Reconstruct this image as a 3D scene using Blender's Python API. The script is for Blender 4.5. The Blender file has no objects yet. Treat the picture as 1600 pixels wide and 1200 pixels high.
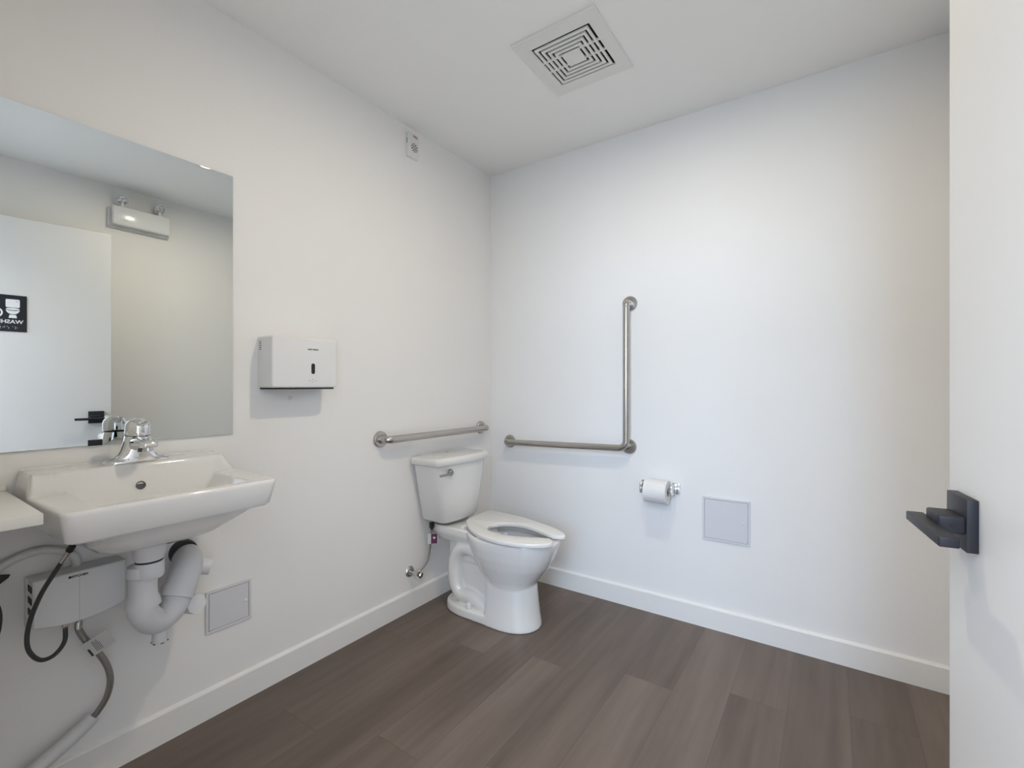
import bpy, bmesh, math, random
from mathutils import Vector, Matrix, Euler
PI = math.pi
S = bpy.context.scene
COL = S.collection
random.seed(3)

# ------------------------------------------------------------------ materials
def mat(name, col, rough=0.5, metal=0.0, spec=0.5, coat=0.0, noise=0.0, nscale=40, bump=0.0, bscale=200):
    m = bpy.data.materials.new(name)
    m.use_nodes = True
    nt = m.node_tree
    b = nt.nodes['Principled BSDF']
    b.inputs['Base Color'].default_value = (*col, 1)
    b.inputs['Roughness'].default_value = rough
    b.inputs['Metallic'].default_value = metal
    b.inputs['Specular IOR Level'].default_value = spec
    b.inputs['Coat Weight'].default_value = coat
    b.inputs['Coat Roughness'].default_value = 0.03
    tc = nt.nodes.new('ShaderNodeTexCoord')
    if noise > 0:
        n = nt.nodes.new('ShaderNodeTexNoise')
        n.inputs['Scale'].default_value = nscale
        n.inputs['Detail'].default_value = 3
        nt.links.new(tc.outputs['Object'], n.inputs['Vector'])
        mx = nt.nodes.new('ShaderNodeMix')
        mx.data_type = 'RGBA'
        mx.inputs['A'].default_value = (*[c * (1 - noise) for c in col], 1)
        mx.inputs['B'].default_value = (*[min(1, c * (1 + noise)) for c in col], 1)
        nt.links.new(n.outputs['Fac'], mx.inputs['Factor'])
        nt.links.new(mx.outputs['Result'], b.inputs['Base Color'])
    if bump > 0:
        n2 = nt.nodes.new('ShaderNodeTexNoise')
        n2.inputs['Scale'].default_value = bscale
        n2.inputs['Detail'].default_value = 2
        nt.links.new(tc.outputs['Object'], n2.inputs['Vector'])
        bp = nt.nodes.new('ShaderNodeBump')
        bp.inputs['Strength'].default_value = bump
        bp.inputs['Distance'].default_value = 0.001
        nt.links.new(n2.outputs['Fac'], bp.inputs['Height'])
        nt.links.new(bp.outputs['Normal'], b.inputs['Normal'])
    return m

def emit(name, col, strength):
    m = bpy.data.materials.new(name)
    m.use_nodes = True
    nt = m.node_tree
    nt.nodes.clear()
    e = nt.nodes.new('ShaderNodeEmission')
    e.inputs['Color'].default_value = (*col, 1)
    e.inputs['Strength'].default_value = strength
    o = nt.nodes.new('ShaderNodeOutputMaterial')
    nt.links.new(e.outputs[0], o.inputs[0])
    return m

def floor_mat():
    m = bpy.data.materials.new('vinyl_planks')
    m.use_nodes = True
    nt = m.node_tree
    N, L = nt.nodes.new, nt.links.new
    b = nt.nodes['Principled BSDF']
    tc = N('ShaderNodeTexCoord')
    sep = N('ShaderNodeSeparateXYZ')
    L(tc.outputs['Object'], sep.inputs[0])
    def math_(op, a, c=None, d=None):
        n = N('ShaderNodeMath')
        n.operation = op
        for i, v in enumerate((a, c, d)):
            if v is None:
                continue
            if isinstance(v, (int, float)):
                n.inputs[i].default_value = v
            else:
                L(v, n.inputs[i])
        return n.outputs[0]
    u = math_('DIVIDE', math_('ADD', sep.outputs['X'], 20 * 0.181 - 1.089), 0.181)
    row = math_('FLOOR', u)
    fu = math_('FRACT', u)
    # end joints step from row to row
    v = math_('DIVIDE', math_('ADD', sep.outputs['Y'], math_('MULTIPLY_ADD', row, 0.5575, 0.56 - 20 * 0.5575)), 1.22)
    seg = math_('FLOOR', v)
    fv = math_('FRACT', v)
    wn2 = N('ShaderNodeTexWhiteNoise')
    wn2.noise_dimensions = '2D'
    cb = N('ShaderNodeCombineXYZ')
    L(row, cb.inputs[0]); L(seg, cb.inputs[1])
    L(cb.outputs[0], wn2.inputs['Vector'])
    # long grain
    mp = N('ShaderNodeMapping')
    mp.inputs['Scale'].default_value = (30, 1.6, 1)
    L(tc.outputs['Object'], mp.inputs['Vector'])
    off = N('ShaderNodeVectorMath')
    off.operation = 'ADD'
    L(mp.outputs[0], off.inputs[0])
    sc = N('ShaderNodeVectorMath')
    sc.operation = 'SCALE'
    L(wn2.outputs['Color'], sc.inputs[0])
    sc.inputs['Scale'].default_value = 40
    L(sc.outputs[0], off.inputs[1])
    g1 = N('ShaderNodeTexNoise')
    g1.inputs['Scale'].default_value = 1.0
    g1.inputs['Detail'].default_value = 6
    g1.inputs['Roughness'].default_value = 0.6
    L(off.outputs[0], g1.inputs['Vector'])
    mp2 = N('ShaderNodeMapping')
    mp2.inputs['Scale'].default_value = (7, 1.1, 1)
    L(tc.outputs['Object'], mp2.inputs['Vector'])
    off2 = N('ShaderNodeVectorMath')
    off2.operation = 'ADD'
    L(mp2.outputs[0], off2.inputs[0]); L(sc.outputs[0], off2.inputs[1])
    g2 = N('ShaderNodeTexNoise')
    g2.inputs['Scale'].default_value = 1.0
    g2.inputs['Detail'].default_value = 3
    L(off2.outputs[0], g2.inputs['Vector'])
    t = math_('ADD', math_('MULTIPLY', g1.outputs['Fac'], 0.34), math_('MULTIPLY', g2.outputs['Fac'], 0.56))
    t = math_('ADD', t, math_('MULTIPLY', wn2.outputs['Value'], 0.10))
    ramp = N('ShaderNodeValToRGB')
    r = ramp.color_ramp
    r.elements[0].position = 0.30
    r.elements[0].color = (0.084, 0.061, 0.046, 1)
    r.elements[1].position = 0.82
    r.elements[1].color = (0.226, 0.180, 0.149, 1)
    e = r.elements.new(0.55)
    e.color = (0.151, 0.114, 0.090, 1)
    L(t, ramp.inputs[0])
    # seams
    du = math_('MINIMUM', fu, math_('SUBTRACT', 1.0, fu))
    dv = math_('MINIMUM', fv, math_('SUBTRACT', 1.0, fv))
    su = math_('LESS_THAN', du, 0.0065)
    sv = math_('LESS_THAN', dv, 0.0010)
    seam = math_('MAXIMUM', su, sv)
    mx = N('ShaderNodeMix')
    mx.data_type = 'RGBA'
    L(math_('MULTIPLY', seam, 0.35), mx.inputs['Factor'])
    L(ramp.outputs[0], mx.inputs['A'])
    mx.inputs['B'].default_value = (0.03, 0.022, 0.017, 1)
    L(mx.outputs['Result'], b.inputs['Base Color'])
    b.inputs['Roughness'].default_value = 0.40
    b.inputs['Specular IOR Level'].default_value = 0.5
    bp = N('ShaderNodeBump')
    bp.inputs['Strength'].default_value = 0.12
    bp.inputs['Distance'].default_value = 0.001
    L(math_('SUBTRACT', g1.outputs['Fac'], math_('MULTIPLY', seam, 0.6)), bp.inputs['Height'])
    L(bp.outputs['Normal'], b.inputs['Normal'])
    return m

M = {}
M['wall'] = mat('wall_paint', (0.88, 0.87, 0.855), 0.6, spec=0.25, noise=0.012, nscale=3, bump=0.06, bscale=260)
M['ceil'] = mat('ceiling_paint', (0.92, 0.92, 0.905), 0.75, spec=0.2, bump=0.05, bscale=300)
M['trim'] = mat('trim_paint', (0.86, 0.85, 0.83), 0.38, spec=0.45)
M['door'] = mat('door_paint', (0.71, 0.705, 0.695), 0.42, spec=0.4)
M['floor'] = floor_mat()
M['china'] = mat('vitreous_china', (0.81, 0.80, 0.78), 0.09, spec=0.5, coat=0.5)
M['seat'] = mat('seat_plastic', (0.82, 0.81, 0.785), 0.14, spec=0.5)
M['chrome'] = mat('chrome', (0.80, 0.80, 0.80), 0.05, metal=1.0)
M['nickel'] = mat('dull_chrome', (0.62, 0.61, 0.59), 0.22, metal=1.0)
M['steel'] = mat('brushed_steel', (0.50, 0.475, 0.445), 0.27, metal=1.0, noise=0.05, nscale=90)
M['mirror'] = mat('mirror_silver', (0.75, 0.785, 0.785), 0.004, metal=1.0)
M['glass_edge'] = mat('mirror_glass_edge', (0.12, 0.17, 0.15), 0.2)
M['black'] = mat('black_metal', (0.016, 0.016, 0.020), 0.45, spec=0.35)
M['rubber'] = mat('black_rubber', (0.02, 0.02, 0.021), 0.55)
M['hose'] = mat('dark_hose', (0.045, 0.045, 0.047), 0.45, bump=0.5, bscale=500)
M['braid'] = mat('braided_steel', (0.30, 0.29, 0.27), 0.38, metal=0.8, noise=0.4, nscale=420, bump=0.6, bscale=500)
M['pvc'] = mat('trap_cover_plastic', (0.72, 0.72, 0.735), 0.5, spec=0.35)
M['plastic'] = mat('white_plastic', (0.80, 0.79, 0.77), 0.3, spec=0.45)
M['heater'] = mat('heater_plastic', (0.74, 0.74, 0.745), 0.35, spec=0.4)
M['panel'] = mat('panel_plastic', (0.70, 0.70, 0.73), 0.45, spec=0.35)
M['gloss'] = mat('gloss_white_plastic', (0.80, 0.80, 0.80), 0.16, spec=0.5)
M['counter'] = mat('white_laminate', (0.80, 0.785, 0.755), 0.35, spec=0.4)
M['dark'] = mat('dark_void', (0.012, 0.012, 0.012), 0.6)
M['ink'] = mat('black_ink', (0.03, 0.03, 0.03), 0.6)
M['red'] = mat('red_ink', (0.35, 0.06, 0.06), 0.6)
M['white_ink'] = mat('white_lettering', (0.82, 0.82, 0.84), 0.5)
M['sign'] = mat('black_sign_plastic', (0.012, 0.013, 0.018), 0.4)
M['paper'] = mat('white_paper', (0.82, 0.81, 0.80), 0.9, spec=0.1, bump=0.2, bscale=300)
M['card'] = mat('cardboard', (0.45, 0.38, 0.30), 0.9)
M['tag'] = mat('tag_paper', (0.60, 0.60, 0.60), 0.7)
M['purple'] = mat('purple_ink', (0.10, 0.02, 0.07), 0.6)
M['water'] = mat('bowl_water', (0.30, 0.25, 0.20), 0.03, spec=0.5)  # brown tint paints in the shade inside the bowl
M['lens'] = mat('lamp_lens', (0.55, 0.58, 0.62), 0.12, spec=0.6)
M['lamp'] = emit('lamp_glow', (1.0, 0.88, 0.67), 1090.0)

# ------------------------------------------------------------------ helpers
ORG = {}
def finish(bm, name, m, origin, parent=None, smooth=True, ang=35, mods=None):
    o_w = Vector(origin)
    for v in bm.verts:
        v.co -= o_w
    bmesh.ops.recalc_face_normals(bm, faces=bm.faces)
    me = bpy.data.meshes.new(name)
    bm.to_mesh(me)
    bm.free()
    me.materials.append(m)
    if smooth:
        me.polygons.foreach_set('use_smooth', [True] * len(me.polygons))
        me.set_sharp_from_angle(angle=math.radians(ang))
    o = bpy.data.objects.new(name, me)
    COL.objects.link(o)
    ORG[o.name] = o_w
    if parent is not None:
        o.parent = parent
        o.location = o_w - ORG[parent.name]
    else:
        o.location = o_w
    return o

def part(name, bm, m, parent, **k):
    """child mesh given in world (or door-local) coordinates of its parent frame"""
    c = Vector((0, 0, 0))
    n = len(bm.verts)
    for v in bm.verts:
        c += v.co
    return finish(bm, name, m, c / n, parent, **k)

def tag(o, label=None, cat=None, group=None, kind=None):
    if label: o['label'] = label
    if cat: o['category'] = cat
    if group: o['group'] = group
    if kind: o['kind'] = kind
    return o

def thing(name, loc, label, cat, group=None):
    o = bpy.data.objects.new(name, None)
    o.empty_display_size = 0.05
    COL.objects.link(o)
    o.location = loc
    ORG[o.name] = Vector(loc)
    return tag(o, label, cat, group)

def BM():
    return bmesh.new()

def add_box(bm, lo, hi, bev=0.0, seg=2, mtx=None):
    t = BM()
    bmesh.ops.create_cube(t, size=1)
    c = [(a + b) / 2 for a, b in zip(lo, hi)]
    s = [abs(b - a) for a, b in zip(lo, hi)]
    for v in t.verts:
        v.co = Vector((v.co.x * s[0] + c[0], v.co.y * s[1] + c[1], v.co.z * s[2] + c[2]))
    if bev > 0:
        bmesh.ops.bevel(t, geom=t.edges[:], offset=min(bev, min(s) * 0.49), segments=seg, profile=0.5, affect='EDGES', clamp_overlap=True)
    if mtx is not None:
        bmesh.ops.transform(t, matrix=mtx, verts=t.verts)
    merge(bm, t)
    return bm

def merge(bm, t):
    me = bpy.data.meshes.new('tmp')
    t.to_mesh(me)
    t.free()
    bm.from_mesh(me)
    bpy.data.meshes.remove(me)

def loft(bm, rings, cap0=True, cap1=True, closed=True):
    vs = [[bm.verts.new(p) for p in r] for r in rings]
    n = len(vs[0])
    for a, b in zip(vs[:-1], vs[1:]):
        for i in range(n if closed else n - 1):
            j = (i + 1) % n
            try:
                bm.faces.new((a[i], a[j], b[j], b[i]))
            except ValueError:
                pass
    if cap0: bm.faces.new(vs[0])
    if cap1: bm.faces.new(list(reversed(vs[-1])))
    return vs

def basis(d):
    d = Vector(d).normalized()
    a = Vector((0, 0, 1)) if abs(d.z) < 0.9 else Vector((1, 0, 0))
    u = d.cross(a).normalized()
    return u, d.cross(u).normalized()

def add_tube(bm, pts, rad, n=16, caps=True):
    pts = [Vector(p) for p in pts]
    if not isinstance(rad, (list, tuple)):
        rad = [rad] * len(pts)
    ds = []
    for i in range(len(pts)):
        a = pts[max(0, i - 1)]; b = pts[min(len(pts) - 1, i + 1)]
        ds.append((b - a).normalized())
    u, w = basis(ds[0])
    rings = []
    for i, p in enumerate(pts):
        d = ds[i]
        u = (u - d * u.dot(d)).normalized()
        w = d.cross(u)
        rings.append([p + (u * math.cos(2 * PI * k / n) + w * math.sin(2 * PI * k / n)) * rad[i] for k in range(n)])
    loft(bm, rings, caps, caps)
    return bm

def add_lathe(bm, prof, c, axis=(0, 0, 1), n=32):
    """prof: list of (radius, height along axis)"""
    c = Vector(c); ax = Vector(axis).normalized()
    u, w = basis(ax)
    rings = []
    for r, h in prof:
        r = max(r, 1e-5)
        rings.append([c + ax * h + (u * math.cos(2 * PI * k / n) + w * math.sin(2 * PI * k / n)) * r for k in range(n)])
    loft(bm, rings)
    return bm

def add_prism(bm, pts, vec, bev=0.0, seg=2):
    """pts: coplanar 3D outline, extruded along vec"""
    t = BM()
    vs = [t.verts.new(p) for p in pts]
    f = t.faces.new(vs)
    r = bmesh.ops.extrude_face_region(t, geom=[f])
    nv = [g for g in r['geom'] if isinstance(g, bmesh.types.BMVert)]
    bmesh.ops.translate(t, vec=Vector(vec), verts=nv)
    bmesh.ops.recalc_face_normals(t, faces=t.faces)
    if bev > 0:
        es = [e for e in t.edges if e.is_manifold and any(len(fc.verts) > 4 or len(pts) == 4 for fc in e.link_faces)
              and e.calc_face_angle(0) > 0.9]
        bmesh.ops.bevel(t, geom=es, offset=bev, segments=seg, profile=0.5, affect='EDGES', clamp_overlap=True)
    merge(bm, t)
    return bm

def spline(P, k=8):
    P = [Vector(p) for p in P]
    out = []
    for i in range(len(P) - 1):
        p0 = P[i - 1] if i > 0 else P[i] * 2 - P[i + 1]
        p1, p2 = P[i], P[i + 1]
        p3 = P[i + 2] if i + 2 < len(P) else P[i + 1] * 2 - P[i]
        for j in range(k):
            t = j / k
            out.append(0.5 * ((2 * p1) + (p2 - p0) * t + (2 * p0 - 5 * p1 + 4 * p2 - p3) * t * t + (-p0 + 3 * p1 - 3 * p2 + p3) * t ** 3))
    out.append(P[-1])
    return out

def bend(P, r, k=7):
    """polyline with rounded corners"""
    P = [Vector(p) for p in P]
    out = [P[0]]
    for a, b, c in zip(P[:-2], P[1:-1], P[2:]):
        d1 = (a - b).normalized(); d2 = (c - b).normalized()
        ang = d1.angle(d2)
        t = min(r / math.tan(ang / 2), (a - b).length * 0.49, (c - b).length * 0.49)
        rr = t * math.tan(ang / 2)
        cen = b + (d1 + d2).normalized() * (rr / math.sin(ang / 2))
        s = b + d1 * t; e = b + d2 * t
        for i in range(k + 1):
            f = i / k
            v = (s - cen).lerp(e - cen, f)
            tot = (s - cen).angle(e - cen)
            v = ((s - cen) * math.sin((1 - f) * tot) + (e - cen) * math.sin(f * tot)) / math.sin(tot)
            out.append(cen + v)
    out.append(P[-1])
    return out

def text_bm(string, size, mtx, extrude=0.0003, bold=0.0, align='CENTER', squeeze=1.0):
    cu = bpy.data.curves.new('t', 'FONT')
    cu.body = string
    cu.size = size
    cu.align_x = align
    cu.align_y = 'CENTER'
    cu.extrude = extrude
    cu.offset = bold
    cu.resolution_u = 3
    o = bpy.data.objects.new('t', cu)
    COL.objects.link(o)
    dg = bpy.context.evaluated_depsgraph_get()
    me = bpy.data.meshes.new_from_object(o.evaluated_get(dg))
    bm = BM()
    bm.from_mesh(me)
    bpy.data.objects.remove(o)
    bpy.data.curves.remove(cu)
    bpy.data.meshes.remove(me)
    bmesh.ops.transform(bm, matrix=mtx @ Matrix.Diagonal((squeeze, 1, 1, 1)), verts=bm.verts)
    return bm

def frame_mtx(o, x, y):
    x = Vector(x).normalized(); y = Vector(y).normalized(); z = x.cross(y)
    m = Matrix((x, y, z)).transposed().to_4x4()
    m.translation = Vector(o)
    return m

def rrect(cx, cy, hx, hy, r, n=6):
    pts = []
    for (sx, sy, a0) in ((1, 1, 0), (-1, 1, 90), (-1, -1, 180), (1, -1, 270)):
        for i in range(n + 1):
            a = math.radians(a0 + 90 * i / n)
            pts.append((cx + sx * (hx - r) + r * math.cos(a), cy + sy * (hy - r) + r * math.sin(a)))
    return pts

# ------------------------------------------------------------------ room shell
RX, RY, H = 2.13, -2.27, 2.44           # right wall, front (door) wall, ceiling
DX0, DX1, DH = 1.11, 2.035, 2.085       # doorway opening in the front wall
FY = RY - 0.12

def struct(name, bm, m, smooth=False):
    c = Vector((0, 0, 0))
    o = finish(bm, name, m, c, None, smooth)
    o['kind'] = 'structure'
    return o

bm = add_box(BM(), (-0.12, -2.36, -0.10), (3.4, 0.12, 0))
struct('floor', bm, M['floor'])
bm = add_box(BM(), (-0.12, -5.6, -0.10), (3.4, -2.36, -0.001))
struct('floor_corridor', bm, mat('pale_bounce_floor', (0.80, 0.79, 0.77), 0.6, noise=0.04, nscale=6))  # unseen floor, made pale to bounce light up to the washroom ceiling
# the ceiling has an opening for the exhaust fan and the recessed lamp
VX0, VX1, VY0, VY1 = 0.795, 1.045, -0.80, -0.54
bm = BM()
add_box(bm, (-0.12, RY - 0.12, H), (VX0, 0.12, H + 0.12))
add_box(bm, (VX1, RY - 0.12, H), (RX + 0.12, 0.12, H + 0.12))
add_box(bm, (VX0, RY - 0.12, H), (VX1, VY0, H + 0.12))
add_box(bm, (VX0, VY1, H), (VX1, 0.12, H + 0.12))
struct('ceiling', bm, M['ceil'])
bm = add_box(BM(), (-0.12, FY, 0), (0, 0.12, H)); struct('wall_left', bm, M['wall'])
bm = add_box(BM(), (0, 0, 0), (RX, 0.12, H)); struct('wall_back', bm, M['wall'])
bm = add_box(BM(), (RX, FY, 0), (RX + 0.12, 0.12, H)); struct('wall_right', bm, M['wall'])
bm = BM()
add_box(bm, (0, FY, 0), (DX0, RY, H))
add_box(bm, (DX1, FY, 0), (RX, RY, H))
add_box(bm, (DX0, FY, DH), (DX1, RY, H))
struct('wall_front', bm, M['wall'])
# corridor outside the doorway
bm = add_box(BM(), (-0.12, -5.6, 2.62), (3.4, FY, 2.72)); struct('ceiling_corridor', bm, M['ceil'])
bm = add_box(BM(), (-0.22, -5.6, 0), (-0.12, FY, 2.62)); struct('wall_corridor_left', bm, M['wall'])
bm = add_box(BM(), (3.4, -5.6, 0), (3.5, FY, 2.62)); struct('wall_corridor_right', bm, M['wall'])
bm = BM()
add_box(bm, (-0.12, FY - 0.002, H), (3.4, FY + 0.1, 2.72))
add_box(bm, (RX + 0.12, FY - 0.002, 0), (3.4, FY + 0.1, 2.72))
struct('wall_corridor_front', bm, M['wall'])

def base(name, a, b, nrm):
    """baseboard from a to b (floor points on the wall) with a sloped top edge"""
    a = Vector((*a, 0)); b = Vector((*b, 0)); n = Vector((*nrm, 0))
    bm = BM()
    prof = [(0.0, 0.0), (0.013, 0.0), (0.013, 0.092), (0.0105, 0.0955), (0.0, 0.101)]
    loft(bm, [[p + n * x + Vector((0, 0, z)) for x, z in prof] for p in (a, b)])
    return struct(name, bm, M['trim'])
base('baseboard_left', (0, RY), (0, 0), (1, 0))
base('baseboard_back', (0.013, 0), (RX - 0.013, 0), (0, -1))
base('baseboard_right', (RX, RY), (RX, 0), (-1, 0))
base('baseboard_front', (0.013, RY), (DX0, RY), (0, 1))
# thin dark joint line under the baseboards reads in the photo from the floor gap: door jamb
bm = BM()
add_box(bm, (DX0, FY, 0), (DX0 + 0.02, RY + 0.002, DH), 0.002)
add_box(bm, (DX1 - 0.004, FY, 0), (DX1 + 0.0, RY + 0.002, DH), 0.0015)
add_box(bm, (DX0, FY, DH - 0.02), (DX1, RY + 0.002, DH), 0.002)
struct('trim_1', bm, M['trim'])

# ------------------------------------------------------------------ door leaf (local frame: x toward hinge, -y toward room)
bm = add_box(BM(), (0, 0, 0.008), (0.914, 0.045, 2.063), 0.0015, 1)
door = finish(bm, 'door_1', M['door'], (0, 0, 0), None, True)
door['kind'] = 'structure'
door['label'] = 'white painted door leaf standing open at the right edge'
door.location = (1.911, -1.354, 0)
door.rotation_euler = (0, 0, math.radians(-82.47))
ORG[door.name] = Vector((0, 0, 0))
bm = add_box(BM(), (0.034, -0.013, 0.908), (0.106, 0.0, 0.980), 0.0012, 2)
plate = part('door_handle', bm, M['black'], door); plate['label'] = 'matte black square lever handle'
bm = add_box(BM(), (0.052, -0.042, 0.9315), (0.103, -0.012, 0.9555), 0.003, 3)
add_lathe(bm, [(0.0, -0.0003), (0.0028, -0.0003), (0.0028, 0.0004), (0, 0.0004)], (0.1033, -0.026, 0.9425), (1, 0, 0), 14)
part('spindle', bm, M['black'], plate)
bm = add_box(BM(), (0.030, -0.060, 0.929), (0.170, -0.0385, 0.9425), 0.0022, 3)
part('lever', bm, M['black'], plate)
bm = add_box(BM(), (-0.0012, 0.010, 0.89), (0.0008, 0.035, 1.0), 0.0005, 1)
part('latch_plate', bm, M['nickel'], door)
for z in (0.25, 1.05, 1.85):
    bm = BM()
    add_tube(bm, [(0.922, -0.006, z - 0.045), (0.922, -0.006, z + 0.045)], 0.006, 12)
    part('hinge', bm, M['nickel'], door)

# washroom sign on the door
dm = Matrix.Translation((1.911, -1.354, 0)) @ Matrix.Rotation(math.radians(-82.47), 4, 'Z')
sg_bm = add_box(BM(), (0.361, -0.004, 1.431), (0.561, 0.0, 1.631), 0.001, 1)
bmesh.ops.transform(sg_bm, matrix=dm, verts=sg_bm.verts)
sign = finish(sg_bm, 'washroom_sign', M['sign'], dm @ Vector((0.461, 0, 1.531)))
tag(sign, 'square black washroom sign on the white door, seen in the mirror', 'sign')
def sign_bm(polys):
    bm = BM()
    for p in polys:
        add_prism(bm, [Vector((x, -0.0041, z)) for x, z in p], (0, -0.0008, 0))
    bmesh.ops.transform(bm, matrix=dm, verts=bm.verts)
    return bm
def arc(cx, cz, r, a0, a1, n=16, rz=None):
    rz = rz or r
    return [(cx + r * math.cos(math.radians(a0 + (a1 - a0) * i / n)), cz + rz * math.sin(math.radians(a0 + (a1 - a0) * i / n))) for i in range(n + 1)]
tx = 0.4145
tank = [(tx + x, 1.585 + z) for x, z in rrect(0, 0, 0.0268, 0.0225, 0.006)]
lidp = arc(tx, 1.5535, 0.0262, 0, 180, 14, 0.0065) + arc(tx, 1.5535, 0.0262, 180, 360, 14, 0.0055)[1:-1]
bowlp = [(tx + 0.027, 1.549)] + arc(tx, 1.547, 0.026, 180, 360, 18, 0.0185)[::-1][0:0] + [(tx - 0.027, 1.549)] + arc(tx, 1.545, 0.0245, 195, 345, 18, 0.019)
bowlp = [(tx + 0.027, 1.549), (tx + 0.012, 1.5445), (tx - 0.012, 1.5445), (tx - 0.027, 1.549)] + arc(tx, 1.549, 0.0255, 200, 340, 18, 0.0235)
basep = [(tx - 0.0125, 1.5225), (tx + 0.0125, 1.5225), (tx + 0.016, 1.505), (tx - 0.016, 1.505)]
part('toilet_pictogram', sign_bm([tank, lidp, bowlp, basep]), M['white_ink'], sign, smooth=False)
bm = sign_bm([[(tx - 0.019, 1.5955), (tx - 0.011, 1.5955), (tx - 0.011, 1.5975), (tx - 0.019, 1.5975)]])
bmesh.ops.translate(bm, vec=dm.to_3x3() @ Vector((0, -0.0009, 0)), verts=bm.verts)
part('pictogram_detail', bm, M['ink'], sign, smooth=False)
# wheelchair symbol
wc = []
wx, wz = 0.480, 1.540
ring = arc(wx, wz - 0.008, 0.0285, 130, 395, 26) + arc(wx, wz - 0.008, 0.0215, 130, 395, 26)[::-1]
wc.append(ring)
wc.append(arc(wx - 0.004, wz + 0.052, 0.0075, 0, 345, 18))
wc.append([(wx - 0.009, wz + 0.041), (wx, wz + 0.041), (wx + 0.002, wz + 0.010), (wx + 0.024, wz + 0.010), (wx + 0.038, wz - 0.022), (wx + 0.031, wz - 0.026),
           (wx + 0.018, wz + 0.002), (wx - 0.007, wz + 0.002)])
part('wheelchair_pictogram', sign_bm(wc), M['white_ink'], sign, smooth=False)
bm = text_bm('WASHROOM', 0.0285, dm @ frame_mtx((0.461, -0.0045, 1.484), (1, 0, 0), (0, 0, 1)), 0.0004, 0.0006, squeeze=1.02)
part('lettering', bm, M['white_ink'], sign, smooth=False)
bm = BM()
for k, pat in enumerate(((1, 3, 4, 5), (0,), (1, 2, 3), (0, 1, 4), (0, 1, 2, 4), (0, 2, 4), (0, 2, 4), (0, 2, 3))):
    for d in pat:
        x = 0.399 + k * 0.0155 + (d // 3) * 0.0055
        z = 1.458 - (d % 3) * 0.0055
        add_lathe(bm, [(0.0016, 0), (0.0013, 0.0007), (0, 0.0009)], (x, -0.004, z), (0, -1, 0), 8)
bmesh.ops.transform(bm, matrix=dm, verts=bm.verts)
b_ = part('braille_dots', bm, M['white_ink'], sign)

# ------------------------------------------------------------------ mirror
mir = thing('wall_mirror', (0, -1.829, 0.9635), 'frameless rectangular mirror on the left wall above the sink', 'mirror')
y0, y1, z0, z1, t = -2.134, -1.524, 0.9635, 1.8765, 0.006
bm = BM()
b = 0.008; d = 0.00007
outer = [(t - d, y0, z0), (t - d, y1, z0), (t - d, y1, z1), (t - d, y0, z1)]
inner = [(t, y0 + b, z0 + b), (t, y1 - b, z0 + b), (t, y1 - b, z1 - b), (t, y0 + b, z1 - b)]
vo = [bm.verts.new(p) for p in outer]; vi = [bm.verts.new(p) for p in inner]
bm.faces.new(vi)
for i in range(4):
    j = (i + 1) % 4
    bm.faces.new((vo[i], vo[j], vi[j], vi[i]))
part('reflecting_face', bm, M['mirror'], mir, smooth=False)
bm = add_box(BM(), (0.0005, y0, z0), (t - d - 0.0002, y1, z1))
part('glass_edge', bm, M['glass_edge'], mir, smooth=False)
bm = add_box(BM(), (0.001, -1.916, 0.9620), (0.0085, -1.884, 0.9790), 0.0008, 1)
cl = part('mirror_edge_block', bm, M['black'], mir); cl['label'] = 'small black block on the lower edge'  # plain black block over the mirror's lower edge

# ------------------------------------------------------------------ paper towel dispenser
dsp = thing('paper_towel_dispenser', (0, -1.30, 1.12), 'white paper towel dispenser on the left wall beside the mirror', 'dispenser')
y0, y1, z0, z1 = -1.4345, -1.168, 1.1265, 1.318
bm = BM()
pr = [(y, z) for y, z in rrect((y0 + y1) / 2, (z0 + z1) / 2, (y1 - y0) / 2, (z1 - z0) / 2, 0.010, 5)]
rings = []
for x, s in ((0.0, 0), (0.094, 0), (0.098, 0.001), (0.1005, 0.0035), (0.1015, 0.007)):
    cy, cz = (y0 + y1) / 2, (z0 + z1) / 2
    rings.append([Vector((x, cy + (y - cy) * (1 - s / 0.13), cz + (z - cz) * (1 - s / 0.095))) for y, z in pr])
loft(bm, rings)
part('cover', bm, M['gloss'], dsp)
bm = add_box(BM(), (0.003, y0 + 0.006, z0 - 0.0055), (0.0975, y1 - 0.012, z0 + 0.001), 0.002, 2)
c_ = part('bottom_tray', bm, M['black'], dsp); c_['label'] = 'thin black tray along the bottom'
bm = BM()
sl = [(y, z) for y, z in rrect(-1.274, 1.200, 0.0075, 0.0205, 0.0072, 6)]
add_prism(bm, [Vector((0.1012, y, z)) for y, z in sl], (0.0010, 0, 0))
c_ = part('level_window', bm, M['dark'], dsp); c_['label'] = 'dark pill-shaped level window'
part('logo', text_bm('ALEC MARN', 0.0082, frame_mtx((0.1018, -1.274, 1.274), (0, 1, 0), (0, 0, 1)), 0.0002, 0.00025), M['ink'], dsp, smooth=False)
bm = BM()
for yy, zz in ((-1.288, 1.154), (-1.276, 1.158), (-1.276, 1.149), (-1.262, 1.153)):
    add_box(bm, (0.1012, yy - 0.002, zz - 0.0014), (0.1017, yy + 0.002, zz + 0.0014))
part('printed_symbols', bm, mat('grey_ink', (0.35, 0.35, 0.35), 0.6), dsp, smooth=False)
bm = BM()
for k in range(5):
    add_box(bm, (0.012, y0 - 0.0006, 1.268 + k * 0.007), (0.026, y0 + 0.001, 1.2705 + k * 0.007))
part('side_vents', bm, M['dark'], dsp, smooth=False)
bm = add_lathe(BM(), [(0.006, 0), (0.006, 0.004), (0.005, 0.008), (0.003, 0.010), (0, 0.0105)], (0, -1.309, 1.086), (1, 0, 0), 18)
pl = finish(bm, 'wall_plug', M['gloss'], (0, -1.309, 1.086))
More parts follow.
